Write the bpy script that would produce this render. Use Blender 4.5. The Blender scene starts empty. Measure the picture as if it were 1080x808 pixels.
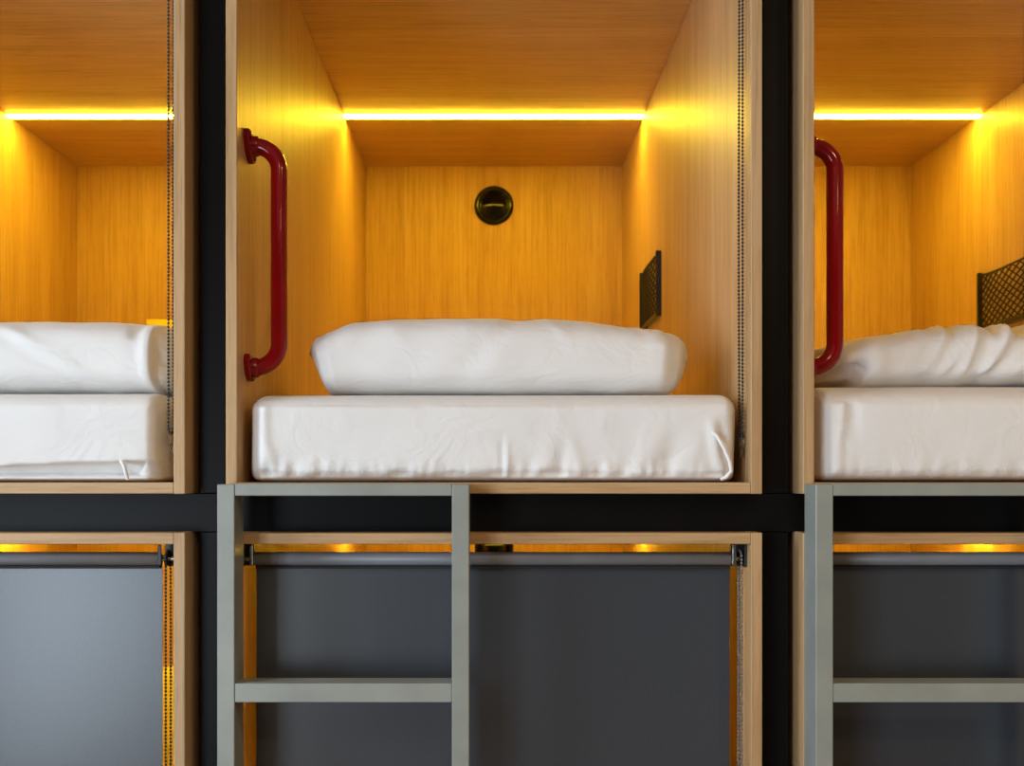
import bpy, math, random
from mathutils import Vector, noise

# ------------------------------------------------------------------ units
S = 0.00173            # metres per photo pixel on the pods' front plane (y = 0)
CAM_Z = 1.45
CAM_D = 2.0
PITCH = 609 * S        # distance between neighbouring pods
def U(v): return v * S
def Zc(v): return CAM_Z + v * S          # height from pixels above the horizon

COL = bpy.context.scene.collection
scn = bpy.context.scene

# ------------------------------------------------------------------ object helpers
def link(o, parent=None):
    COL.objects.link(o)
    if parent is not None:
        o.parent = parent
    return o

def tag(o, label, cat=None, group=None, kind=None):
    if label: o['label'] = label
    if cat: o['category'] = cat
    if group: o['group'] = group
    if kind: o['kind'] = kind
    return o

def empty(name, loc, label, cat, group=None):
    o = bpy.data.objects.new(name, None)
    o.empty_display_size = 0.05
    o.location = loc
    link(o)
    return tag(o, label, cat, group)

class MB:
    """collects geometry for ONE mesh object"""
    def __init__(self):
        self.v = []; self.f = []; self.smooth = []; self.mi = []; self.cur = 0
    def add(self, vs, fs, smooth=False):
        b = len(self.v)
        self.v += [tuple(p) for p in vs]
        self.f += [tuple(b + i for i in f) for f in fs]
        self.smooth += [smooth] * len(fs)
        self.mi += [self.cur] * len(fs)
    def box(self, x0, x1, y0, y1, z0, z1, bev=0.0):
        if bev <= 0:
            vs = [(x, y, z) for x in (x0, x1) for y in (y0, y1) for z in (z0, z1)]
            fs = [(0, 1, 3, 2), (4, 6, 7, 5), (0, 4, 5, 1), (2, 3, 7, 6), (0, 2, 6, 4), (1, 5, 7, 3)]
            self.add(vs, fs); return
        # chamfered box: 24 vertices
        b = min(bev, (x1 - x0) / 2.01, (y1 - y0) / 2.01, (z1 - z0) / 2.01)
        vs = []; idx = {}
        X = (x0, x1); Y = (y0, y1); Z = (z0, z1)
        sg = (1, -1)
        for i in (0, 1):
            for j in (0, 1):
                for k in (0, 1):
                    ix, iy, iz = X[i] + sg[i] * b, Y[j] + sg[j] * b, Z[k] + sg[k] * b
                    idx[(i, j, k, 'x')] = len(vs); vs.append((X[i], iy, iz))
                    idx[(i, j, k, 'y')] = len(vs); vs.append((ix, Y[j], iz))
                    idx[(i, j, k, 'z')] = len(vs); vs.append((ix, iy, Z[k]))
        fs = []
        for i in (0, 1):
            q = [idx[(i, 0, 0, 'x')], idx[(i, 0, 1, 'x')], idx[(i, 1, 1, 'x')], idx[(i, 1, 0, 'x')]]
            fs.append(q if i == 0 else q[::-1])
            q = [idx[(0, i, 0, 'y')], idx[(1, i, 0, 'y')], idx[(1, i, 1, 'y')], idx[(0, i, 1, 'y')]]
            fs.append(q if i == 0 else q[::-1])
            q = [idx[(0, 0, i, 'z')], idx[(0, 1, i, 'z')], idx[(1, 1, i, 'z')], idx[(1, 0, i, 'z')]]
            fs.append(q if i == 0 else q[::-1])
        for i in (0, 1):
            for j in (0, 1):
                fs.append([idx[(i, j, 0, 'x')], idx[(i, j, 1, 'x')], idx[(i, j, 1, 'y')], idx[(i, j, 0, 'y')]])
                fs.append([idx[(i, 0, j, 'x')], idx[(i, 1, j, 'x')], idx[(i, 1, j, 'z')], idx[(i, 0, j, 'z')]])
                fs.append([idx[(0, i, j, 'y')], idx[(1, i, j, 'y')], idx[(1, i, j, 'z')], idx[(0, i, j, 'z')]])
        for i in (0, 1):
            for j in (0, 1):
                for k in (0, 1):
                    fs.append([idx[(i, j, k, 'x')], idx[(i, j, k, 'y')], idx[(i, j, k, 'z')]])
        # fix orientation by centre test
        c = Vector(((x0 + x1) / 2, (y0 + y1) / 2, (z0 + z1) / 2))
        out = []
        for f in fs:
            p = [Vector(vs[i]) for i in f]
            n = (p[1] - p[0]).cross(p[2] - p[0])
            m = sum(p, Vector()) / len(p) - c
            out.append(f if n.dot(m) > 0 else f[::-1])
        self.add(vs, out)
    def tube(self, pts, r, n=16, closed=False, caps=True):
        pts = [Vector(p) for p in pts]
        m = len(pts)
        rs = r if isinstance(r, (list, tuple)) else [r] * m
        # parallel transport frames
        tang = []
        for i in range(m):
            if closed:
                t = pts[(i + 1) % m] - pts[i - 1]
            else:
                t = pts[min(i + 1, m - 1)] - pts[max(i - 1, 0)]
            tang.append(t.normalized())
        a = Vector((0, 0, 1)) if abs(tang[0].z) < 0.9 else Vector((0, 1, 0))
        nrm = (a - tang[0] * a.dot(tang[0])).normalized()
        vs = []
        for i in range(m):
            nrm = (nrm - tang[i] * nrm.dot(tang[i]))
            nrm.normalize()
            bi = tang[i].cross(nrm)
            for k in range(n):
                an = 2 * math.pi * k / n
                vs.append(pts[i] + (nrm * math.cos(an) + bi * math.sin(an)) * rs[i])
        fs = []
        for i in range(m if closed else m - 1):
            i2 = (i + 1) % m
            for k in range(n):
                k2 = (k + 1) % n
                fs.append((i * n + k, i * n + k2, i2 * n + k2, i2 * n + k))
        self.add(vs, fs, True)
        if caps and not closed:
            self.add(vs[:n], [tuple(range(n))[::-1]])
            self.add(vs[-n:], [tuple(range(n))])
    def lathe(self, prof, origin, axis='y', n=48, smooth=True):
        """prof: list of (radius, distance along axis)"""
        o = Vector(origin); vs = []
        for (r, d) in prof:
            for k in range(n):
                a = 2 * math.pi * k / n
                c, s = r * math.cos(a), r * math.sin(a)
                if axis == 'y': vs.append(o + Vector((c, d, s)))
                elif axis == 'x': vs.append(o + Vector((d, c, s)))
                else: vs.append(o + Vector((c, s, d)))
        fs = []
        for i in range(len(prof) - 1):
            for k in range(n):
                k2 = (k + 1) % n
                f = (i * n + k, i * n + k2, (i + 1) * n + k2, (i + 1) * n + k)
                fs.append(f if axis == 'y' else f[::-1])
        self.add(vs, fs, smooth)
        for i, rev in ((0, True), (len(prof) - 1, False)):
            if prof[i][0] > 1e-6:
                ring = [i * n + k for k in range(n)]
                self.add([vs[j] for j in ring], [tuple(range(n))[::-1] if rev else tuple(range(n))], False)
    def bead(self, p, r):
        p = Vector(p)
        vs = [p + Vector((0, 0, r))]; fs = []
        n = 8; rings = (0.72, 0.0, -0.72)
        for h in rings:
            rr = r * math.sqrt(1 - h * h)
            for k in range(n):
                a = 2 * math.pi * k / n
                vs.append(p + Vector((rr * math.cos(a), rr * math.sin(a), h * r)))
        vs.append(p - Vector((0, 0, r)))
        for k in range(n):
            k2 = (k + 1) % n
            fs.append((0, 1 + k, 1 + k2))
            for q in range(2):
                fs.append((1 + q * n + k, 1 + (q + 1) * n + k, 1 + (q + 1) * n + k2, 1 + q * n + k2))
            fs.append((1 + 2 * n + k, len(vs) - 1, 1 + 2 * n + k2))
        self.add(vs, fs, True)
    def build(self, name, mats, parent=None, loc=None):
        me = bpy.data.meshes.new(name)
        me.from_pydata(self.v, [], self.f)
        if not isinstance(mats, (list, tuple)): mats = [mats]
        for m in mats: me.materials.append(m)
        me.polygons.foreach_set('use_smooth', self.smooth)
        me.polygons.foreach_set('material_index', self.mi)
        me.update()
        o = bpy.data.objects.new(name, me)
        if loc is not None: o.location = loc
        return link(o, parent)

def fix_normals(o):
    import bmesh
    bm = bmesh.new(); bm.from_mesh(o.data)
    bmesh.ops.recalc_face_normals(bm, faces=bm.faces)
    bm.to_mesh(o.data); bm.free()

def copy_tree(o, parent=None):
    c = o.copy(); COL.objects.link(c)
    if parent is not None: c.parent = parent
    for ch in list(o.children):
        copy_tree(ch, c)
    return c

# ------------------------------------------------------------------ materials
class NT:
    def __init__(self, name):
        self.m = bpy.data.materials.new(name); self.m.use_nodes = True
        self.t = self.m.node_tree; self.n = self.t.nodes
        self.b = self.n['Principled BSDF']
    def new(self, t, **kw):
        nd = self.n.new(t)
        for k, v in kw.items(): setattr(nd, k, v)
        return nd
    def l(self, a, b): self.t.links.new(a, b)
    def set(self, **kw):
        for k, v in kw.items():
            self.b.inputs[k.replace('_', ' ')].default_value = v
    def coords(self):
        tc = self.new('ShaderNodeTexCoord'); oi = self.new('ShaderNodeObjectInfo')
        ad = self.new('ShaderNodeVectorMath', operation='MULTIPLY_ADD')
        self.l(oi.outputs['Location'], ad.inputs[0]); ad.inputs[1].default_value = (0.37, 0.61, 0.53)
        self.l(tc.outputs['Object'], ad.inputs[2])
        return ad.outputs[0]
    def mapping(self, vec, scale):
        mp = self.new('ShaderNodeMapping'); self.l(vec, mp.inputs['Vector'])
        mp.inputs['Scale'].default_value = scale
        return mp.outputs[0]
    def noise(self, vec, scale=1.0, detail=3.0, rough=0.55, dist=0.0):
        n = self.new('ShaderNodeTexNoise'); self.l(vec, n.inputs['Vector'])
        n.inputs['Scale'].default_value = scale; n.inputs['Detail'].default_value = detail
        n.inputs['Roughness'].default_value = rough; n.inputs['Distortion'].default_value = dist
        return n.outputs['Fac']
    def ramp(self, fac, stops):
        r = self.new('ShaderNodeValToRGB'); self.l(fac, r.inputs[0])
        e = r.color_ramp.elements
        while len(e) < len(stops): e.new(0.5)
        for el, (p, c) in zip(e, stops):
            el.position = p; el.color = (c[0], c[1], c[2], 1)
        return r.outputs[0]
    def mix(self, fac, a, b, mode='MIX'):
        m = self.new('ShaderNodeMix', data_type='RGBA', blend_type=mode)
        if isinstance(fac, float): m.inputs[0].default_value = fac
        else: self.l(fac, m.inputs[0])
        for i, x in ((6, a), (7, b)):
            if isinstance(x, tuple): m.inputs[i].default_value = (x[0], x[1], x[2], 1)
            else: self.l(x, m.inputs[i])
        return m.outputs[2]
    def bump(self, h, strength, dist):
        b = self.new('ShaderNodeBump'); self.l(h, b.inputs['Height'])
        b.inputs['Strength'].default_value = strength; b.inputs['Distance'].default_value = dist
        self.l(b.outputs[0], self.b.inputs['Normal'])

def simple(name, col, rough=0.5, spec=0.5, metal=0.0, nscale=None, nstr=0.1, ndist=0.001, coat=0.0):
    t = NT(name); t.set(Roughness=rough, Metallic=metal)
    t.b.inputs['Specular IOR Level'].default_value = spec
    t.b.inputs['Coat Weight'].default_value = coat
    t.b.inputs['Coat Roughness'].default_value = 0.08
    v = t.coords()
    f = t.noise(t.mapping(v, (9, 9, 9)), 1.0, 3)
    c2 = tuple(min(1, x * 1.12) for x in col); c1 = tuple(x * 0.9 for x in col)
    t.l(t.ramp(f, [(0.3, c1), (0.7, c2)]), t.b.inputs['Base Color'])
    if nscale:
        t.bump(t.noise(v, nscale, 2), nstr, ndist)
    return t.m

def oak(name, axis):
    t = NT(name)
    v = t.coords()
    def sc(across, along):
        return tuple(along if a == axis else across for a in 'xyz')
    broad = t.noise(t.mapping(v, sc(13, 0.55)), 1.0, 4, 0.6, 0.25)
    fine = t.noise(t.mapping(v, sc(120, 2.6)), 1.0, 5, 0.7, 0.1)
    pore = t.noise(t.mapping(v, sc(420, 9)), 1.0, 3, 0.6)
    c = t.ramp(broad, [(0.26, (0.49, 0.302, 0.142)), (0.5, (0.565, 0.362, 0.182)), (0.76, (0.63, 0.42, 0.225))])
    c = t.mix(1.0, c, t.ramp(fine, [(0.30, (0.70, 0.65, 0.58)), (0.52, (1, 1, 1)), (0.8, (1.06, 1.05, 1.04))]), 'MULTIPLY')
    c = t.mix(1.0, c, t.ramp(pore, [(0.30, (0.74, 0.70, 0.64)), (0.46, (1, 1, 1))]), 'MULTIPLY')
    t.l(c, t.b.inputs['Base Color'])
    t.set(Roughness=0.43)
    t.b.inputs['Specular IOR Level'].default_value = 0.33
    t.bump(pore, 0.12, 0.0006)
    return t.m

def fabric_blind(name):
    t = NT(name); v = t.coords()
    wx = t.new('ShaderNodeTexWave', wave_type='BANDS', bands_direction='X'); t.l(v, wx.inputs['Vector'])
    wx.inputs['Scale'].default_value = 190; wx.inputs['Distortion'].default_value = 0.6
    wz = t.new('ShaderNodeTexWave', wave_type='BANDS', bands_direction='Z'); t.l(v, wz.inputs['Vector'])
    wz.inputs['Scale'].default_value = 190; wz.inputs['Distortion'].default_value = 0.6
    h = t.mix(0.5, wx.outputs['Color'], wz.outputs['Color'])
    h = t.mix(0.6, h, t.noise(v, 420, 3, 0.75))
    t.l(t.ramp(h, [(0.25, (0.028, 0.0325, 0.040)), (0.75, (0.068, 0.078, 0.095))]), t.b.inputs['Base Color'])
    t.set(Roughness=0.30)
    t.b.inputs['Specular IOR Level'].default_value = 0.75
    t.bump(h, 0.06, 0.0003)
    return t.m

def linen(name, col, wrinkle=0.0):
    t = NT(name); v = t.coords()
    f = t.noise(t.mapping(v, (5, 5, 9)), 1.0, 3)
    t.l(t.ramp(f, [(0.3, tuple(x * 0.97 for x in col)), (0.7, col)]), t.b.inputs['Base Color'])
    t.set(Roughness=0.85)
    t.b.inputs['Specular IOR Level'].default_value = 0.25
    t.b.inputs['Sheen Weight'].default_value = 0.12
    a = t.noise(t.mapping(v, (900, 900, 120)), 1.0, 1)
    b = t.noise(t.mapping(v, (120, 900, 900)), 1.0, 1)
    t.bump(t.mix(0.5, a, b), 0.12, 0.0005)
    if wrinkle:
        bn = t.b.inputs['Normal'].links[0].from_node
        w1 = t.noise(t.mapping(v, (9, 9, 13)), 1.0, 4, 0.5, 1.4)
        w2 = t.new('ShaderNodeMath', operation='ABSOLUTE')
        sb = t.new('ShaderNodeMath', operation='SUBTRACT'); t.l(w1, sb.inputs[0]); sb.inputs[1].default_value = 0.5
        t.l(sb.outputs[0], w2.inputs[0])
        b2 = t.new('ShaderNodeBump'); t.l(w2.outputs[0], b2.inputs['Height'])
        b2.inputs['Strength'].default_value = wrinkle; b2.inputs['Distance'].default_value = 0.012
        t.l(b2.outputs[0], bn.inputs['Normal'])
    return t.m

OAK_Z = oak('oak_vertical_grain', 'z')
OAK_X = oak('oak_cross_grain', 'x')
PANEL = simple('charcoal_laminate', (0.0040, 0.0036, 0.0034), 0.40, 0.14, nscale=700, nstr=0.06, ndist=0.0006)
DARKWALL = simple('black_backing', (0.012, 0.012, 0.013), 0.7)
BLIND = fabric_blind('grey_blind_fabric')
SHEET = linen('white_cotton', (0.86, 0.845, 0.825), 0.4)
TIE = linen('white_elastic', (0.9, 0.9, 0.89))
RED = simple('red_gloss_paint', (0.25, 0.0008, 0.0022), 0.10, 0.4)
LADDER = simple('sage_grey_paint', (0.30, 0.318, 0.282), 0.34, 0.5, nscale=500, nstr=0.05, ndist=0.0004)
BLACK = simple('black_plastic', (0.012, 0.011, 0.011), 0.4)
GLOSSBLACK = simple('gloss_black_plastic', (0.004, 0.004, 0.004), 0.10, 0.22)
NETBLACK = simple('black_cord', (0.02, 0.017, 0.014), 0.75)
TUBE = simple('grey_roller_tube', (0.21, 0.22, 0.245), 0.42, 0.6)
CHROME = simple('chrome_steel', (0.75, 0.75, 0.76), 0.15, metal=1.0)
YELLOW = linen('yellow_fabric', (0.88, 0.74, 0.07))
PLASTER = simple('warm_white_plaster', (0.40, 0.31, 0.23), 0.9, 0.2, nscale=60, nstr=0.08, ndist=0.002)
DARKPLASTER = simple('grey_plaster', (0.10, 0.085, 0.07), 0.9, 0.2, nscale=60, nstr=0.08, ndist=0.002)
ALU = simple('brushed_aluminium', (0.6, 0.6, 0.6), 0.35, metal=1.0)
def led_mat():
    t = NT('warm_light_strip')
    t.set(Base_Color=(0.9, 0.8, 0.5, 1))
    t.b.inputs['Emission Color'].default_value = (1.0, 0.655, 0.032, 1)
    t.b.inputs['Emission Strength'].default_value = LED_STRENGTH
    return t.m
LED_STRENGTH = 94.0
LED = led_mat()
def clear_plastic():
    t = NT('clear_plastic')
    t.set(Roughness=0.1, IOR=1.45)
    t.b.inputs['Transmission Weight'].default_value = 1.0
    t.b.inputs['Base Color'].default_value = (0.95, 0.95, 0.95, 1)
    return t.m
CLEAR = clear_plastic()
def plank_floor():
    t = NT('oak_plank_floor'); v = t.coords()
    br = t.new('ShaderNodeTexBrick'); t.l(v, br.inputs['Vector'])
    br.inputs['Scale'].default_value = 1.0; br.inputs['Brick Width'].default_value = 1.4
    br.inputs['Row Height'].default_value = 0.14; br.inputs['Mortar Size'].default_value = 0.002
    br.inputs['Color1'].default_value = (0.30, 0.20, 0.12, 1); br.inputs['Color2'].default_value = (0.24, 0.155, 0.09, 1)
    br.inputs['Mortar'].default_value = (0.08, 0.05, 0.03, 1)
    g = t.noise(t.mapping(v, (2, 60, 1)), 1.0, 4)
    t.l(t.mix(1.0, br.outputs['Color'], t.ramp(g, [(0.3, (0.8, 0.78, 0.75)), (0.7, (1, 1, 1))]), 'MULTIPLY'), t.b.inputs['Base Color'])
    t.set(Roughness=0.45)
    return t.m
FLOORM = plank_floor()

# ------------------------------------------------------------------ the room
RX0, RX1, RY0, RY1, RZ = -2.15, 3.2, -5.3, 2.16, 2.95
def struct(name, mb, mat, label):
    return tag(mb.build(name, mat), label, None, None, 'structure')

m = MB(); m.box(RX0 - .15, RX1 + .15, RY0 - .15, RY1 + .15, -0.12, 0.0)
struct('floor', m, FLOORM, 'oak plank floor of the dormitory room in front of the pods')
m = MB(); m.box(RX0 - .15, RX1 + .15, RY0 - .15, RY1 + .15, RZ, RZ + 0.12)
struct('ceiling', m, PLASTER, 'plain plaster ceiling of the dormitory room')
m = MB(); m.box(RX0, RX1, RY1, RY1 + .12, 0, RZ)
struct('wall_back', m, DARKWALL, 'black wall behind the sleeping pods')
m = MB(); m.box(RX1, RX1 + .15, RY0, RY1 + .12, 0, RZ)
struct('wall_right', m, PLASTER, 'plaster wall closing the room on the right')
m = MB(); m.box(RX0, RX1, RY0 - .15, RY0, 0, RZ)
struct('wall_front', m, DARKPLASTER, 'grey wall facing the row of pods')
# left wall with two window openings: one close to the pods, one full-height behind the camera
WINS = ((-1.60, -0.55, 1.15, 2.75), (-5.25, -2.45, 0.02, 1.75))
m = MB()
for (a, b) in ((RY0, WINS[1][0]), (WINS[1][1], WINS[0][0]), (WINS[0][1], RY1 + .12)):
    m.box(RX0 - .15, RX0, a, b, 0, RZ)
for (wy0, wy1, wz0, wz1) in WINS:
    m.box(RX0 - .15, RX0, wy0, wy1, 0, wz0); m.box(RX0 - .15, RX0, wy0, wy1, wz1, RZ)
struct('wall_left', m, PLASTER, 'plaster wall on the left pierced by two daylight windows')
for i, (wy0, wy1, wz0, wz1) in enumerate(WINS):
    m = MB()
    xw0, xw1 = RX0 - .10, RX0 - .04
    m.box(xw0, xw1, wy0, wy0 + .05, wz0, wz1, .004); m.box(xw0, xw1, wy1 - .05, wy1, wz0, wz1, .004)
    m.box(xw0, xw1, wy0 + .05, wy1 - .05, wz0, wz0 + .05, .004); m.box(xw0, xw1, wy0 + .05, wy1 - .05, wz1 - .05, wz1, .004)
    ym = (wy0 + wy1) / 2
    m.box(xw0, xw1, ym - .02, ym + .02, wz0 + .05, wz1 - .05, .004)
    struct('window_%d' % (i + 1), m, BLACK, ('small black framed window close to the pods', 'full-height black framed window further from the pods')[i])

# dark fascia between the pods, set back behind the pod fronts
PY0, PY1 = 0.050, 0.068
for i, k in enumerate((-1.5, -0.5, 0.5, 1.5)):
    for j, (z0, z1, wh) in enumerate(((Zc(-20.5), Zc(700), 'upper'), (Zc(-745), Zc(-63), 'lower'))):
        m = MB(); xc = k * PITCH
        m.box(xc - U(13.5), xc + U(13.5), PY0, PY1, z0, z1, .0008)
        struct('trim_%d' % (1 + i * 2 + j), m, PANEL, 'charcoal upright panel between two %s pods, %s' % (wh, ('far left', 'left of the middle pod', 'right of the middle pod', 'far right')[i]))
m = MB(); m.box(RX0, RX1, PY0, PY1, Zc(-62.4), Zc(-21.1), .0008)
struct('trim_9', m, PANEL, 'charcoal rail running across between upper and lower pods')
m = MB(); m.box(RX0, RX1, PY0, PY1, Zc(701), RZ, .0008)
struct('trim_10', m, PANEL, 'charcoal fascia above the upper pods')
m = MB(); m.box(RX0, RX1, PY0, PY1, 0.0, Zc(-746), .0008)
struct('trim_11', m, PANEL, 'charcoal plinth under the lower pods')
for nm, x0, x1, s in (('trim_12', RX0, -1.5 * PITCH - U(20), 'left'), ('trim_13', 1.5 * PITCH + U(20), RX1, 'right')):
    m = MB(); m.box(x0, x1, PY0, PY1, Zc(-745), Zc(-63), .0008); m.box(x0, x1, PY0, PY1, Zc(-20.5), Zc(700), .0008)
    struct(nm, m, PANEL, 'charcoal end panel of the pod row on the %s' % s)

# ------------------------------------------------------------------ sleeping pods
HW_O, HW_I = 283, 271           # half widths outside / inside
POD_D = 2.0
H_IN = 658                      # inner height
T = 12
LED_Y = 1.43

def pod_shell(root):
    """root at the front centre of the pod's underside"""
    zf = U(T); zc = U(T + H_IN); zt = U(T + H_IN + T)
    for s in (-1, 1):
        m = MB()
        x0, x1 = sorted((s * U(HW_I), s * U(HW_O)))
        m.box(x0, x1, 0, POD_D + .02, 0, zt, .0012)
        m.build('side_panel', OAK_Z, root)
    m = MB(); m.box(-U(HW_I) + .0002, U(HW_I) - .0002, 0.0004, POD_D, 0.0004, zf, .0012); m.build('floor_panel', OAK_X, root)
    m = MB(); m.box(-U(HW_I) + .0002, U(HW_I) - .0002, 0.0004, POD_D, zc, zt - .0004, .0012); m.build('ceiling_panel', OAK_X, root)
    m = MB(); m.box(-U(HW_I) + .0002, U(HW_I) - .0002, POD_D, POD_D + .02, 0.0004, zt - .0004, .0012); m.build('back_panel', OAK_Z, root)
    # warm light strip across the ceiling
    m = MB()
    w = U(HW_I) - .0006
    m.box(-w, w, LED_Y - .019, LED_Y - .0165, zc - .0022, zc - .0001)
    m.box(-w, w, LED_Y + .0165, LED_Y + .019, zc - .0022, zc - .0001)
    ls = m.build('light_strip', ALU, root)
    m = MB(); m.box(-w, w, LED_Y - .0162, LED_Y + .0162, zc - .0062, zc - .0003, .002)
    tag(m.build('diffuser', LED, ls), 'glowing amber diffuser')
    # round vent on the back panel
    vz = zc - U(83)
    m = MB()
    R = U(41)
    prof = [(R, -.0002), (R, -.006), (R - .003, -.011), (R - .010, -.015), (R - .016, -.013), (R - .020, -.006), (R - .0205, -.002)]
    m.lathe(prof, (0, POD_D, vz), 'y', 56)
    vent = m.build('vent', GLOSSBLACK, root); fix_normals(vent)
    m = MB()
    Rc = .105; rim = R - .0215
    dp = [(rim * math.cos(math.pi / 2 * t / 10) if t < 10 else 0.0, 0) for t in range(11)]
    prof = []
    for r, _ in dp:
        prof.append((r, -.002 - (math.sqrt(Rc * Rc - r * r) - math.sqrt(Rc * Rc - rim * rim))))
    m.lathe(prof, (0, POD_D, vz), 'y', 48)
    d = m.build('vent_dome', GLOSSBLACK, vent); fix_normals(d)

def grab_handle(root, zbase):
    """red tubular handle on the left side panel; zbase = z of the horizon in pod space"""
    wx = -U(HW_I); y = 0.078
    zt = zbase + U(359); zb = zbase + U(116.5)
    off = U(35.5); r = U(9.1); br = .046
    pts = [(wx + .004, y, zt)]
    for k in range(0, 11):
        a = math.pi / 2 * k / 10
        pts.append((wx + off - br + br * math.sin(a), y, zt - br + br * math.cos(a)))
    for k in range(1, 8):
        pts.append((wx + off, y, zt - br + (zb - zt + 2 * br) * k / 8))
    for k in range(0, 11):
        a = math.pi / 2 * k / 10
        pts.append((wx + off - br + br * math.cos(a), y, zb + br - br * math.sin(a)))
    pts.append((wx + .004, y, zb))
    m = MB(); m.tube(pts, r, 24)
    h = m.build('grab_handle', RED, root)
    for z, k0 in ((zt, 1.0), (zb, .86)):
        # diamond mounting plate: two lobes on a diagonal, with a collar round the tube
        m = MB()
        n = 40; ring = []
        ang = math.radians(-40)
        for k in range(n):
            a = 2 * math.pi * k / n
            ca, sa = math.cos(a), math.sin(a)
            px = math.copysign(abs(ca) ** 1.25, ca) * .037 * k0
            pz = math.copysign(abs(sa) ** 0.95, sa) * .0205
            ring.append((px * math.cos(ang) - pz * math.sin(ang), px * math.sin(ang) + pz * math.cos(ang)))
        th = .011
        vs = []
        for (dx, sc) in ((.0001, 1), (th - .002, 1), (th, .94)):
            for (py, pz) in ring:
                vs.append((wx + dx, y + py * sc, z + pz * sc))
        fs = [tuple(2 * n + k for k in range(n)), tuple(k for k in range(n))[::-1]]
        for i in (0, 1):
            for k in range(n):
                k2 = (k + 1) % n
                fs.append((i * n + k, i * n + k2, (i + 1) * n + k2, (i + 1) * n + k))
        m.add(vs, fs)
        m.lathe([(r + .0035, th - .001), (r + .0035, .021), (r + .0015, .024), (r - .001, .024)], (wx, y, z), 'x', 28)
        f = m.build('mounting_plate', RED, h); fix_normals(f)
        for s in (-1, 1):
            m = MB()
            m.lathe([(.0052, th - .0005), (.0052, th + .0012), (.003, th + .0026), (0, th + .003)],
                    (wx, y + s * .027 * k0 * math.cos(ang), z + s * .027 * k0 * math.sin(ang)), 'x', 14)
            fix_normals(m.build('screw', RED, h))

def net_pocket(root, zbase):
    wx = U(HW_I)
    y0, y1 = 1.07, 1.425
    z0, z1 = zbase + U(256), zbase + U(362)
    d = .0150
    m = MB()
    for (a, b) in ((y0, y0 + .012), (y1 - .012, y1)):
        m.box(wx - d, wx - .0002, a, b, z0, z1, .001)
    m.box(wx - d, wx - .0002, y0 + .012, y1 - .012, z0, z0 + .012, .001)
    fr = m.build('net_pocket', BLACK, root)
    # net: two families of diagonal cords clipped below a sagging top rope
    ya, yb, za = y0 + .008, y1 - .008, z0 + .008
    def top(y):
        t = (y - ya) / (yb - ya)
        return z1 - .006 - .013 * 4 * t * (1 - t) * (0.6 + 0.4 * t)
    def bulge(y, z):
        t = max(0, min(1, (y - ya) / (yb - ya))); q = max(0, min(1, (z - za) / (z1 - za)))
        return wx - .006 - .012 * math.sin(math.pi * t) * (0.35 + 0.65 * q)
    m = MB(); st = .0225
    for s in (-1, 1):
        c = -1.0
        while c < 1.0:
            run = []; runs = []
            for k in range(0, 61):
                y = ya + (yb - ya) * k / 60
                z = za + s * (y - (ya + yb) / 2) * .55 + c
                if za - .001 <= z <= top(y) + .001:
                    run.append((bulge(y, z) + s * .0012, y, z))
                else:
                    if len(run) > 1: runs.append(run)
                    run = []
            if len(run) > 1: runs.append(run)
            for rn in runs:
                m.tube(rn[::2] + ([rn[-1]] if len(rn) % 2 == 0 else []), .0025, 6)
            c += st
    m.build('net', NETBLACK, fr)
    m = MB(); m.tube([(bulge(y, z1), y, top(y)) for y in [ya + (yb - ya) * k / 24 for k in range(25)]], .0036, 8)
    m.build('top_rope', NETBLACK, fr)
    m = MB(); yy = y0 + (y1 - y0) * .62
    m.tube([(wx - .010, yy, z0 + .004), (wx - .011, yy, z0 - .010), (wx - .010, yy, z0 - .020)], [.003, .0035, .0045], 10)
    m.build('cord_toggle', BLACK, fr)

ZU = CAM_Z - U(21)              # underside of the upper pods
ZL = CAM_Z - U(62) - U(H_IN + 2 * T)
pods = {}
GU, GL = 'sleeping pods of the upper row', 'sleeping pods of the lower row'
ru = empty('sleeping_pod', (0, 0, ZU), 'open oak upper pod in the middle of the row, shown whole', 'sleeping pod', GU)
pod_shell(ru); grab_handle(ru, U(21)); net_pocket(ru, U(21))
pods['u', 0] = ru
for k, lab in ((-1, 'open oak upper pod on the left, cut by the left edge'), (1, 'open oak upper pod on the right, cut by the right edge')):
    c = copy_tree(ru); c.location = (k * PITCH, 0, ZU); c['label'] = lab; pods['u', k] = c
rl = empty('sleeping_pod', (0, 0, ZL), 'oak lower pod in the middle, closed by a dark grey blind behind a ladder', 'sleeping pod', GL)
pod_shell(rl); pods['l', 0] = rl
for k, lab in ((-1, 'oak lower pod on the left, closed by a pale grey blind'), (1, 'oak lower pod on the right, mostly hidden behind the second ladder')):
    c = copy_tree(rl); c.location = (k * PITCH, 0, ZL); c['label'] = lab; pods['l', k] = c

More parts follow.
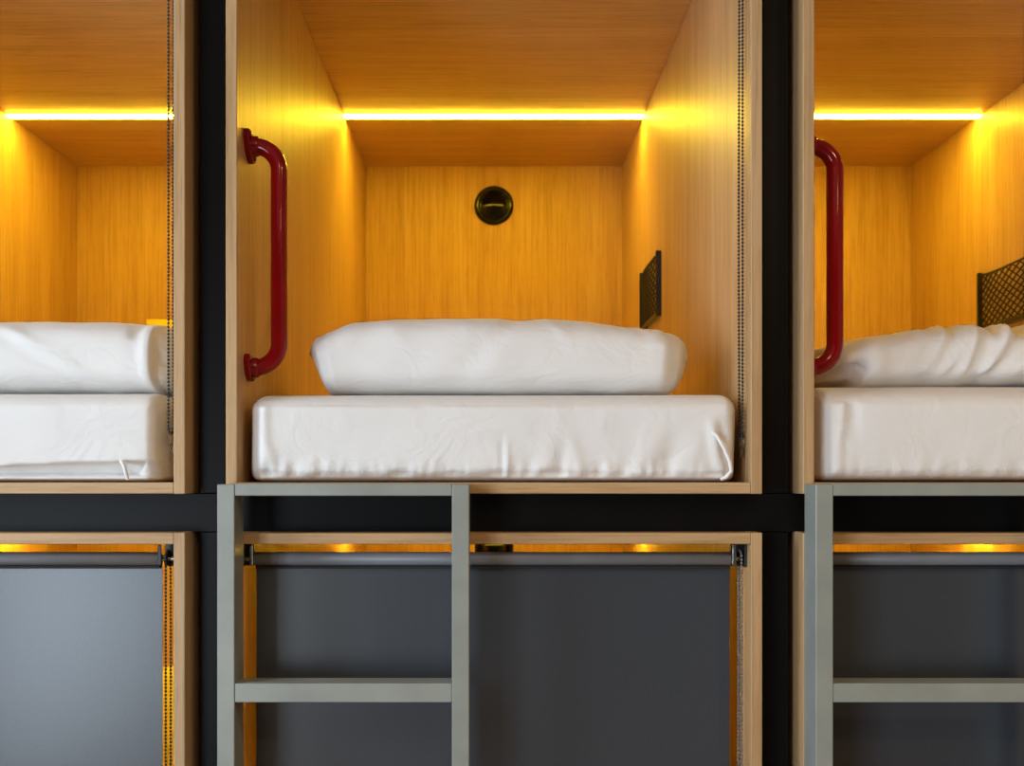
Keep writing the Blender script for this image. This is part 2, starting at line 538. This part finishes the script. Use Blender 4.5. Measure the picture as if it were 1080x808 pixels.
# ------------------------------------------------------------------ roller blinds
def bead_loop(m, x, yf, yb, ztop, zbot, zbot2=None):
    """two strands of beads from the sprocket down to the bottom bend"""
    pitch, r = .0068, .0027
    zbot2 = zbot if zbot2 is None else zbot2
    rad = (yb - yf) / 2; yc = (yf + yb) / 2
    pts = []
    L1 = ztop - zbot
    n1 = int(L1 / pitch)
    for k in range(n1): pts.append((x, yf, zbot + rad + k * pitch))
    for k in range(1, 8):
        a = math.pi * k / 8
        pts.append((x, yc - rad * math.cos(a), ztop + rad * math.sin(a)))
    n2 = int((ztop - zbot2) / pitch)
    for k in range(n2): pts.append((x + .0006 * math.sin(k * .05), yb, ztop - k * pitch))
    for k in range(1, 8):
        a = math.pi * k / 8
        pts.append((x, yc + rad * math.cos(a), zbot + rad - rad * math.sin(a) + (zbot2 - zbot) * (1 - k / 8)))
    for p in pts: m.bead(p, r)
    m.tube([(x, yf, zbot + rad), (x, yf, ztop)], .0007, 5)
    m.tube([(x, yb, zbot2 + rad), (x, yb, ztop)], .0007, 5)

def roller_blind(loc, label, group, ceil, drop, roll_r, chain_x, chain_bot, chrome, xr_px=255, clip=None):
    """loc: front centre of the pod at its ceiling underside; everything hangs below z=0"""
    root = empty('roller_blind', loc, label, 'blind', group)
    yc = .048; zc = -U(17.3)
    xl, xr = -U(258), U(xr_px)
    m = MB(); m.lathe([(roll_r * .9, xl), (roll_r, xl + .0008), (roll_r, xr - .0008), (roll_r * .9, xr)], (0, yc, zc), 'x', 40)
    fix_normals(m.build('roller_tube', TUBE, root))
    # fabric falling from the back of the roller
    m = MB()
    yf = yc + roll_r - .0015
    m.box(xl, xr + U(1), yf, yf + .0012, zc - drop, zc + .001)
    m.build('fabric', BLIND, root)
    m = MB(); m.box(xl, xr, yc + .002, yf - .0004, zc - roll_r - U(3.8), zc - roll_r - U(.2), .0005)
    m.build('dark_line_strip', NETBLACK, root)  # black strip added to draw the dark line below the roller tube
    m = MB(); m.box(xl, xr, yf - .004, yf + .006, zc - drop - .022, zc - drop, .002)
    m.build('hem_bar', ALU, root)
    # brackets
    for s, x in ((-1, -U(HW_I) + .0005), (1, U(HW_I) - .0005)):
        m = MB(); ex0 = xl if s < 0 else xr
        a, b = sorted((x, x - s * .0035)); m.box(a, b, yc - .018, yc + .022, -U(26), -.0004, .0008)
        a, b = sorted((x, x - s * U(11))); m.box(a, b, yc - .018, yc + .022, -.0035, -.0004, .0006)
        a, b = sorted((x, ex0 + s * U(3))); m.box(a, b, yc + .0165, yc + .030, -U(26), -.0004, .0008)
        br = m.build('bracket', BLACK, root)
        m = MB()
        ex = xl if s < 0 else xr
        m.lathe([(.0045, min(ex, x)), (.0045, max(ex, x))], (0, yc, zc), 'x', 16)
        fix_normals(m.build('pin', CHROME, br))
        m = MB()
        a, b = sorted((ex + s * .0004, ex + s * .003)); m.lathe([(.0095, a), (.0095, b)], (0, yc, zc), 'x', 24)
        a, b = sorted((ex + s * .001, ex + s * .008)); m.box(a, b, yc - .017, yc - .012, zc - .011, -.0036, .001)
        fix_normals(m.build('clip', clip or CHROME, br))
    # drive wheel and chain
    m = MB(); cx = U(chain_x)
    m.lathe([(.0135, cx - .0035), (.0150, cx - .003), (.0128, cx), (.0150, cx + .003), (.0135, cx + .0035)], (0, yc, zc), 'x', 28)
    fix_normals(m.build('drive_wheel', GLOSSBLACK, root))
    m = MB()
    bead_loop(m, cx, yc - .0150, yc + .0150, zc, chain_bot)
    ch = m.build('bead_chain', chrome, root)
    # clear tensioner clip at the loop end
    m = MB(); zb = chain_bot
    m.tube([(cx + .001, yc + .013 * math.cos(a), zb - .006 + .015 * math.sin(a)) for a in [2 * math.pi * k / 20 for k in range(20)]], .0017, 8, closed=True)
    m.box(cx + .0004, cx + .0035, yc - .006, yc + .006, zb - .036, zb - .018, .001)
    tag(m.build('chain_clip', CLEAR, ch), 'clear plastic clip at the end of the chain')
    return root

zcu = ZU + U(T + H_IN); zcl = ZL + U(T + H_IN)
DARKCHROME = simple('gunmetal_beads', (0.20, 0.19, 0.175), 0.3)
BEADS = simple('black_beads', (0.02, 0.022, 0.022), 0.35)
GB = 'blinds rolled up over the open pods'
# image row of a loop end -> height below the pod ceiling (chain hangs at y = 0.05)
def row(py, y=.05): return Zc((500 - py) * (CAM_D + y) / CAM_D)
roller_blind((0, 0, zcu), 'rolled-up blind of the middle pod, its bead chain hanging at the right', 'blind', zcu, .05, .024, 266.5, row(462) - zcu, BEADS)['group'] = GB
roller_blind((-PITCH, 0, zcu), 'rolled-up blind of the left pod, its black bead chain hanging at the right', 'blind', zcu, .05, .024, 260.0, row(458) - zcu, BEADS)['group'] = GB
GD = 'blinds drawn down over the lower pods'
DROP = U(H_IN) - .08
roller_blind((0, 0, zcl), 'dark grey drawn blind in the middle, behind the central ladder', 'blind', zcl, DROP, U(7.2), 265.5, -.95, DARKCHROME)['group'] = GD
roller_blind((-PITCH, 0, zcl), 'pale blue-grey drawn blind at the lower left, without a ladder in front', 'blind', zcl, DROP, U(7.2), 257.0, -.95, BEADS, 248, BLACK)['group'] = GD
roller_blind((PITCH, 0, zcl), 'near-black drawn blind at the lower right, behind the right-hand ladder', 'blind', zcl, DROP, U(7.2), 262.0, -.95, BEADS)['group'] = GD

# ------------------------------------------------------------------ ladders
def ladder(loc, label):
    root = empty('bunk_ladder', loc, label, 'ladder', 'sage grey ladders to the upper pods')
    y0, y1 = -.0715, -.0006
    ztop = CAM_Z - U(10.6)
    xa, xb = -U(281.6), -U(25.2)
    w = U(17.6)
    for x0 in (xa, xb - w):
        m = MB(); m.box(x0, x0 + w, y0, y1, 0.0, ztop, .0012)
        m.build('stile', LADDER, root)
    x0, x1 = xa + w + .0004, xb - w - .0004
    for i, (a, b) in enumerate(((9.7, 22.2), (213.2, 232.5), (416.5, 436), (620, 639.5))):
        m = MB(); m.box(x0, x1, y0 + .0008, y1 - .016, CAM_Z - U(b), CAM_Z - U(a), .0012)
        m.build('rung', LADDER, root)
    return root
lad = ladder((0, 0, 0), 'sage grey metal ladder in front of the middle pods')
c = copy_tree(lad); c.location = (PITCH, 0, 0); c['label'] = 'sage grey metal ladder in front of the right pods, cut by the photo edge'

# ------------------------------------------------------------------ bedding
def nz(x, y, z, s=0): return noise.noise(Vector((x + s * 7.13, y - s * 3.71, z + s * 1.37)))
def ss(a, b, t):
    t = max(0.0, min(1.0, (t - a) / (b - a))); return t * t * (3 - 2 * t)
def gauss(t, w): return math.exp(-(t / w) ** 2)

def mattress(px, label, top, ry, rz, seed, disp, tie, x0=-264.5, x1=263.5, yfront=.018):
    """white sheeted mattress as a rounded box; disp(x, z, t_front) gives extra forward push"""
    X0, X1 = U(x0), U(x1); Y0, Y1 = yfront, 1.88
    Z0, Z1 = CAM_Z - U(9) + .0004, CAM_Z + U(top)
    rx = .030; rb = .014
    m = MB()
    nx = 190
    ys = [Y0 + .35 * (k / 44) ** 1.5 for k in range(45)] + [Y0 + .35 + (Y1 - Y0 - .35) * k / 14 for k in range(1, 15)]
    nzv = 44
    zs = [Z0 + (Z1 - Z0) * k / nzv for k in range(nzv + 1)]
    xs = [X0 + (X1 - X0) * k / nx for k in range(nx + 1)]
    xs = [x for x in xs]
    def place(p):
        x, y, z = p
        lo = Vector((X0 + rx, Y0 + ry, Z0 + rb)); hi = Vector((X1 - rx, Y1 - ry, Z1 - rz))
        q = Vector((min(max(x, lo.x), hi.x), min(max(y, lo.y), hi.y), min(max(z, lo.z), hi.z)))
        d = Vector((x, y, z)) - q
        r = Vector((rx, ry, rz if d.z > 0 else rb))
        e = Vector((d.x / r.x, d.y / r.y, d.z / r.z))
        if e.length > 1e-9:
            # keep the parametrisation even around the round
            e.normalize()
        pos = q + Vector((e.x * r.x, e.y * r.y, e.z * r.z))
        n = Vector((e.x / r.x, e.y / r.y, e.z / r.z))
        n = n.normalized() if n.length > 0 else Vector((0, 0, 1))
        t = (pos.z - Z0) / (Z1 - Z0)
        u = pos.x / S
        fr = max(0.0, -n.y)
        # large softness of the filling
        a = .0035 * nz(pos.x * 3.1, pos.y * 3.1, pos.z * 5, seed) + .0016 * nz(pos.x * 11, pos.y * 9, pos.z * 14, seed + 1)
        # gathers along the bottom hem
        hem = (1 - ss(0.0, .38, t)) * fr
        g = nz(pos.x * 38, 0, pos.z * 9, seed + 2); g2 = nz(pos.x * 85, 0, pos.z * 22, seed + 3)
        a += hem * (.0042 * g + .0020 * g2)
        a -= .006 * fr * (1 - ss(0.0, .13, t))
        a += fr * disp(u, t)
        a = max(-.085, min(.014, a))
        if n.z > .5: a = .0025 * nz(pos.x * 2.2, pos.y * 2.0, 0, seed + 5) - .001
        if abs(n.x) > .5: a = min(a, .001)
        if pos.z + n.z * a < Z0 + .0002 or n.z < -.3 or t < .02: return Vector((pos.x + n.x * min(a, 0), pos.y + n.y * a, max(pos.z, Z0 + .0002)))
        return pos + n * a
    cache = {}
    def vid(i, j, k):
        key = (i, j, k)
        if key not in cache:
            cache[key] = len(m.v)
            m.v.append(tuple(place((xs[i], ys[j], zs[k]))))
        return cache[key]
    def face(a, b, c, d):
        m.f.append((a, b, c, d)); m.smooth.append(True); m.mi.append(0)
    NY = len(ys) - 1
    for i in range(nx):
        for k in range(nzv):
            face(vid(i, 0, k), vid(i + 1, 0, k), vid(i + 1, 0, k + 1), vid(i, 0, k + 1))
            face(vid(i, NY, k), vid(i, NY, k + 1), vid(i + 1, NY, k + 1), vid(i + 1, NY, k))
        for j in range(NY):
            face(vid(i, j, nzv), vid(i + 1, j, nzv), vid(i + 1, j + 1, nzv), vid(i, j + 1, nzv))
            face(vid(i, j, 0), vid(i, j + 1, 0), vid(i + 1, j + 1, 0), vid(i + 1, j, 0))
    for j in range(NY):
        for k in range(nzv):
            face(vid(0, j, k), vid(0, j, k + 1), vid(0, j + 1, k + 1), vid(0, j + 1, k))
            face(vid(nx, j, k), vid(nx, j + 1, k), vid(nx, j + 1, k + 1), vid(nx, j, k + 1))
    # origin at the base
    base = Vector((0, 0, Z0))
    m.v = [(v[0], v[1], v[2] - base.z) for v in m.v]
    o = m.build('mattress', SHEET, None, (px, 0, base.z))
    tag(o, label, 'mattress', 'mattresses in the upper pods')
    if tie:
        t = MB()
        t.tube([(U(a), b, U(c + 9)) for a, b, c in tie], [.0026] + [.0036] * (len(tie) - 2) + [.0028], 10)
        tag(t.build('sheet_tie', TIE, o), 'white cord of the fitted sheet')
    return o

def disp_mid(u, t):
    a = 0.0
    # upright pinch left of the middle seam
    a += (.0040 * gauss(u - 14.0, 2.6) - .0045 * gauss(u - 9.0, 2.6)) * (1 - ss(.15, .62, t))
    # slack folds right of the middle
    k = 1 - ss(.15, .65, t)
    a += .0030 * k * (gauss(u - 52 - 30 * t, 9) + gauss(u - 92 + 22 * t, 8) - gauss(u - 72, 8))
    a += .0034 * (1 - ss(.25, .75, t)) * (gauss(u - 150 - 40 * t, 14) - gauss(u - 178 - 30 * t, 10) + gauss(u - 205 - 26 * t, 12))
    # many small gathers above the hem
    g = (1 - ss(.06, .34, t))
    a += .0075 * g * (.42 - abs(nz(u * .06, 0, t * 1.5, 41))) + .0032 * g * nz(u * .17, 0, t * 3, 43)
    a -= .012 * (1 - ss(.02, .15, t + .05 * nz(u * .03, 0, 0, 47)))
    a += .0028 * (.3 - abs(nz(u * .022 + t * 1.2, 0, t * 2.2, 53))) * ss(.2, .4, t) * (1 - ss(.7, .9, t)) * ss(0, 60, u)
    # corner tuck right
    a += .007 * gauss(u - 226 - 18 * (1 - t), 6) * ss(.05, .2, t) * (1 - ss(.55, .75, t)) - .008 * gauss(u - 246, 8) * (1 - ss(.45, .8, t))
    # left corner folds
    a += .004 * gauss(u + 244, 5) * (1 - ss(.8, .98, t)) - .005 * gauss(u + 254, 4) * (1 - ss(.75, .95, t))
    a += .004 * gauss(u + 232 + 16 * t, 5) * (1 - ss(.3, .55, t)) - .010 * gauss(u + 242, 10) * (1 - ss(.05, .25, t))
    return a
def disp_left(u, t):
    # hem lifted and tucked under towards the right end
    edge = .14 + .09 * ss(-40, 230, u)
    a = -.085 * max(0, (edge - t) / edge) ** .7 * ss(-90, 60, u) 
    a += .003 * gauss(u - 196, 4) * (1 - ss(.1, .3, t))
    return a
def disp_right(u, t):
    a = .003 * gauss(u + 236 + 10 * (1 - t), 5) - .004 * gauss(u + 226, 7) * ss(.3, .8, t)
    a -= .006 * (1 - ss(.03, .12, t))
    return a

mattress(0, 'white sheeted mattress in the middle pod, with puckered hem', 87, .075, .036, 3, disp_mid,
         [(226, .022, 50), (236, .012, 41), (244, .009, 27), (250, .011, 13), (252, .014, 3), (247, .015, -3.5), (241, .018, -6)])
mattress(-PITCH, 'white sheeted mattress in the left pod, hem lifted at the right', 89, .080, .034, 11, disp_left,
         [(213, .012, 14), (216, .007, 11), (218, .008, 6), (219, .010, 0), (220, .014, -6)], x1=254.5)
mattress(PITCH, 'smooth white sheeted mattress in the right pod, under the rumpled pillow', 97, .105, .048, 23, disp_right, None)

def lerp_tab(tab, x):
    if x <= tab[0][0]: return tab[0][1]
    for (a, b), (c, d) in zip(tab, tab[1:]):
        if x <= c:
            t = (x - a) / (c - a); return b + (d - b) * t
    return tab[-1][1]
def smooth_tab(tab, x, w=8):
    return sum(lerp_tab(tab, x + k * w / 3) for k in range(-3, 4)) / 7

def pillow(px, label, xs_lim, top_tab, bot_tab, dep_tab, yc, seed, wr, ex=2.7, lean=None, soft=9):
    """lofted pillow: stations along x, each a squarish loop in (y, z). Units: photo pixels for x/z, metres for y"""
    x0, x1 = xs_lim
    NXS, NR = 190, 132
    m = MB(); rows = []
    zmin = 1e9
    for i in range(NXS + 1):
        # denser stations near both ends
        f = i / NXS
        f = .5 - .5 * math.cos(math.pi * f) * (1 - .25 * math.sin(math.pi * f) ** 2)
        u = x0 + (x1 - x0) * f
        zt, zb = smooth_tab(top_tab, u), smooth_tab(bot_tab, u, 3)
        hd = max(.006, smooth_tab(dep_tab, u, soft))
        zm, hz = (zt + zb) / 2, max(.6, (zt - zb) / 2)
        rowv = []
        for k in range(NR):
            a = 2 * math.pi * k / NR
            c, s = math.cos(a), math.sin(a)
            n1 = 2.0 / ex
            y = math.copysign(abs(c) ** n1, c) * hd
            z = math.copysign(abs(s) ** .56, s) * hz
            # top leans back: the crest lies behind the front face
            P = Vector((U(u), yc + y + .012 * max(0, s), U(zm + z)))
            n = Vector((0, c * hz * S / max(hd, .01), s)).normalized()
            fr = max(0, -n.y)
            w = wr(u, (z / hz + 1) / 2, fr, n, P, seed)
            P = P + n * w
            P.z = max(P.z, U(zb))
            if lean: P.x += U(lean(u, (z / hz + 1) / 2))
            rowv.append(P)
        rows.append(rowv)
    vs = [p for r in rows for p in r]
    base = min(p.z for p in vs)
    fs = []
    for i in range(NXS):
        for k in range(NR):
            k2 = (k + 1) % NR
            fs.append((i * NR + k, i * NR + k2, (i + 1) * NR + k2, (i + 1) * NR + k))
    m.add([(p.x, p.y, p.z - base) for p in vs], fs, True)
    for i in (0, NXS):
        ring = rows[i]; c = sum(ring, Vector()) / NR
        m.add([(p.x, p.y, p.z - base) for p in ring] + [(c.x, c.y, c.z - base)],
              [((k + 1) % NR, k, NR) if i == 0 else (k, (k + 1) % NR, NR) for k in range(NR)], True)
    o = m.build('pillow', SHEET, None, (px, 0, CAM_Z + base))
    fix_normals(o)
    return tag(o, label, 'pillow', 'white pillows on the upper beds')

def wr_mid(u, t, fr, n, P, s):
    w = .005 * nz(P.x * 4, P.y * 4, P.z * 6, s) + .0018 * nz(P.x * 14, P.y * 14, P.z * 17, s + 1)
    w += .005 * (.3 - abs(nz(P.x * 7 + P.z * 5, P.y * 5, P.z * 9 - P.x * 3, s + 6))) * ss(.25, .6, t)
    r = ss(120, 215, u)
    w += .0045 * gauss(u + 203, 3.2) * max(fr, .3) - .003 * gauss(u + 194, 4) * fr
    w += r * .010 * (.5 - abs(nz(P.x * 26 + P.z * 14, P.y * 12, P.z * 22 - P.x * 9, s + 2))) * ss(.35, .8, t)
    w += .0035 * gauss(u - 60 - 60 * (1 - t), 10) * ss(.5, .8, t) * fr
    w -= .003 * gauss(u + 60 - 90 * t, 16) * ss(.2, .5, t)
    return w
pillow(0, 'white pillow in the middle pod, flat topped with a pointed left end', (-222, 230),
       [(-222, 140), (-218, 148), (-208, 156), (-190, 164), (-160, 175), (-120, 177), (-60, 180), (0, 181.5), (60, 181), (110, 177), (160, 170), (195, 164), (214, 158), (225, 150), (230, 140)],
       [(-222, 128), (-214, 98), (-205, 88.5), (150, 88.5), (206, 90), (218, 94), (226, 110), (230, 126)],
       [(-222, .03), (-216, .10), (-206, .180), (-192, .205), (0, .215), (190, .20), (212, .165), (223, .11), (230, .03)],
       .285, 5, wr_mid, 3.6, lambda u, t: 19 * (1 - t) * (1 - ss(-216, -110, u)) - 9 * (1 - t) ** 2 * ss(150, 225, u), 4)

def wr_left(u, t, fr, n, P, s):
    w = .004 * nz(P.x * 4, P.y * 4, P.z * 6, s) + .0014 * nz(P.x * 16, P.y * 14, P.z * 18, s + 1)
    # end tuck: the case closes with a crease, the end set back
    w -= .030 * ss(229, 233, u) * fr
    w += .004 * gauss(u - 224, 6) * fr
    w += ss(231, 236, u) * fr * .010 * nz(P.x * 30 + P.z * 30, 0, P.z * 36, s + 3)
    w -= .007 * gauss(u - 212, 8) * gauss(t - .8, .12)
    w += .004 * gauss(u - 120 + 150 * (t - .5), 12) * ss(.1, .4, t) * (1 - ss(.7, .95, t)) - .003 * gauss(u - 96 + 150 * (t - .5), 12) * fr
    return w
pillow(-PITCH, 'white pillow in the left pod, plump with a creased open right end', (-185, 258),
       [(-185, 134), (-178, 150), (-150, 170), (-60, 178), (60, 178), (120, 176.5), (180, 176), (215, 174), (240, 172), (252, 166), (258, 150)],
       [(-185, 130), (-178, 110), (-166, 90), (246, 90), (254, 94), (258, 110)],
       [(-185, .02), (-175, .09), (-160, .16), (0, .21), (240, .20), (254, .16), (258, .08)],
       .29, 17, wr_left, 3.2)

def wr_right(u, t, fr, n, P, s):
    w = .005 * nz(P.x * 5, P.y * 5, P.z * 7, s) + .0016 * nz(P.x * 20, P.y * 16, P.z * 20, s + 1)
    # diagonal drapes running down to the right
    q = P.x * 21 + (P.z) * -13
    f = ss(-150, -80, u) * ss(.12, .35, t) 
    w += f * .022 * (.5 - abs(nz(q, P.y * 3, P.z * 4 + P.x * 2, s + 2)) * 1.7)
    w += f * .007 * (.4 - abs(nz(q * 2.1, P.y * 5, P.z * 7, s + 8)))
    # scalloped lower edge
    w += (1 - ss(.0, .32, t)) * fr * .030 * nz(P.x * 19, 0, 0, s + 4)
    # pinch near the left end and the hollow below it
    w -= .095 * ss(-186, -200, u) * (1 - ss(.30, .52, t)) * max(fr, .2)
    w -= .012 * gauss(u + 196, 7) * gauss(t - .42, .14)
    w += .012 * gauss(u + 176, 14) * gauss(t - .5, .3)
    return w
def ssr(a, b, t): return ss(b, a, t)
_ss0 = ss
def ss(a, b, t):
    return _ss0(a, b, t) if a < b else 1 - _ss0(b, a, t)
pillow(PITCH, 'white pillow in the right pod, crumpled into slanting folds', (-240, 205),
       [(-240, 138), (-234, 148), (-219, 153), (-196, 157), (-173, 162), (-140, 167), (-104, 170), (-58, 172), (40, 172), (120, 169), (180, 164), (200, 150), (205, 136)],
       [(-240, 120), (-232, 100), (-222, 97.6), (-70, 97.6), (-45, 99), (190, 99), (202, 108), (205, 126)],
       [(-240, .03), (-230, .12), (-215, .18), (0, .20), (180, .19), (198, .13), (205, .05)],
       .325, 29, wr_right)

# yellow cushion standing against the back panel of the left pod
def cushion(px, label):
    m = MB(); nxx, nzz = 40, 40
    hw, hh, th = U(108), U(163), .05
    def P(i, k, sgn):
        a = -1 + 2 * i / nxx; b = -1 + 2 * k / nzz
        prof = (1 - abs(a) ** 6) ** .5 * (1 - abs(b) ** 6) ** .5 if abs(a) < 1 and abs(b) < 1 else 0
        w = 1 - .03 * (1 - abs(a)) * 0
        return (a * hw * (1 - .02 * b * b), sgn * th * prof, hh + b * hh)
    vs = []; fs = []
    for sgn in (-1, 1):
        b0 = len(vs)
        for k in range(nzz + 1):
            for i in range(nxx + 1): vs.append(P(i, k, sgn))
        for k in range(nzz):
            for i in range(nxx):
                q = (b0 + k * (nxx + 1) + i, b0 + k * (nxx + 1) + i + 1, b0 + (k + 1) * (nxx + 1) + i + 1, b0 + (k + 1) * (nxx + 1) + i)
                fs.append(q if sgn < 0 else q[::-1])
    m.add(vs, fs, True)
    return m
zy = CAM_Z + U(323 - 326 + .5) 
m = cushion(0, '')
o = m.build('cushion', YELLOW, None, (-PITCH - U(8), POD_D - .052, ZU + U(T) + .0))
o.location.z = CAM_Z + U(322) - U(326)
tag(o, 'yellow cushion behind the pillow in the left upper pod', 'cushion')
o2 = o.copy(); COL.objects.link(o2); o2.location = (-PITCH - U(8), POD_D - .052, CAM_Z - U(400) - U(326))
tag(o2, 'yellow cushion seen through the gap beside the lower left blind', 'cushion')

# ------------------------------------------------------------------ daylight
w = bpy.data.worlds.new('World'); scn.world = w; w.use_nodes = True
bg = w.node_tree.nodes['Background']
bg.inputs['Color'].default_value = (0.74, 0.87, 1.0, 1)
bg.inputs['Strength'].default_value = 12.0
for (wy0, wy1, wz0, wz1) in WINS:
    pl = bpy.data.lights.new('window_portal', 'AREA'); pl.shape = 'RECTANGLE'
    pl.size = wy1 - wy0; pl.size_y = wz1 - wz0
    pl.cycles.is_portal = True
    po = bpy.data.objects.new('window_portal', pl); COL.objects.link(po)
    po.location = (RX0 - .12, (wy0 + wy1) / 2, (wz0 + wz1) / 2)
    po.rotation_euler = (math.radians(90), 0, math.radians(-90))

# warm downlights in the room's ceiling
for (lx, ly, en) in ((1.7, -1.6, 15.0), (0.4, -2.6, 17.0), (2.2, -3.6, 10.0)):
    ll = bpy.data.lights.new('ceiling_downlight', 'AREA'); ll.shape = 'DISK'; ll.size = .22
    ll.energy = en; ll.color = (1.0, 0.70, 0.38)
    lo = bpy.data.objects.new('ceiling_downlight', ll); COL.objects.link(lo); lo.location = (lx, ly, RZ - .004)

# ------------------------------------------------------------------ camera
cam = bpy.data.cameras.new('camera'); co = bpy.data.objects.new('camera', cam); COL.objects.link(co)
co.location = (0, -CAM_D, CAM_Z); co.rotation_euler = (math.radians(90), 0, 0)
cam.sensor_fit = 'HORIZONTAL'; cam.sensor_width = 36
cam.lens = 36 * (CAM_D / S) / 1080
cam.shift_x = 19 / 1080; cam.shift_y = 96 / 1080
cam.dof.use_dof = True; cam.dof.focus_distance = 2.0; cam.dof.aperture_fstop = 6.3
scn.camera = co

scn.view_settings.view_transform = 'Standard'
scn.view_settings.look = 'None'
scn.view_settings.exposure = 0.0
scn.view_settings.gamma = 1.0
scn.view_settings.use_curve_mapping = False
scn.cycles.max_bounces = 10
scn.cycles.diffuse_bounces = 6
scn.cycles.caustics_reflective = False
scn.cycles.caustics_refractive = False
scn.cycles.sample_clamp_indirect = 6.0
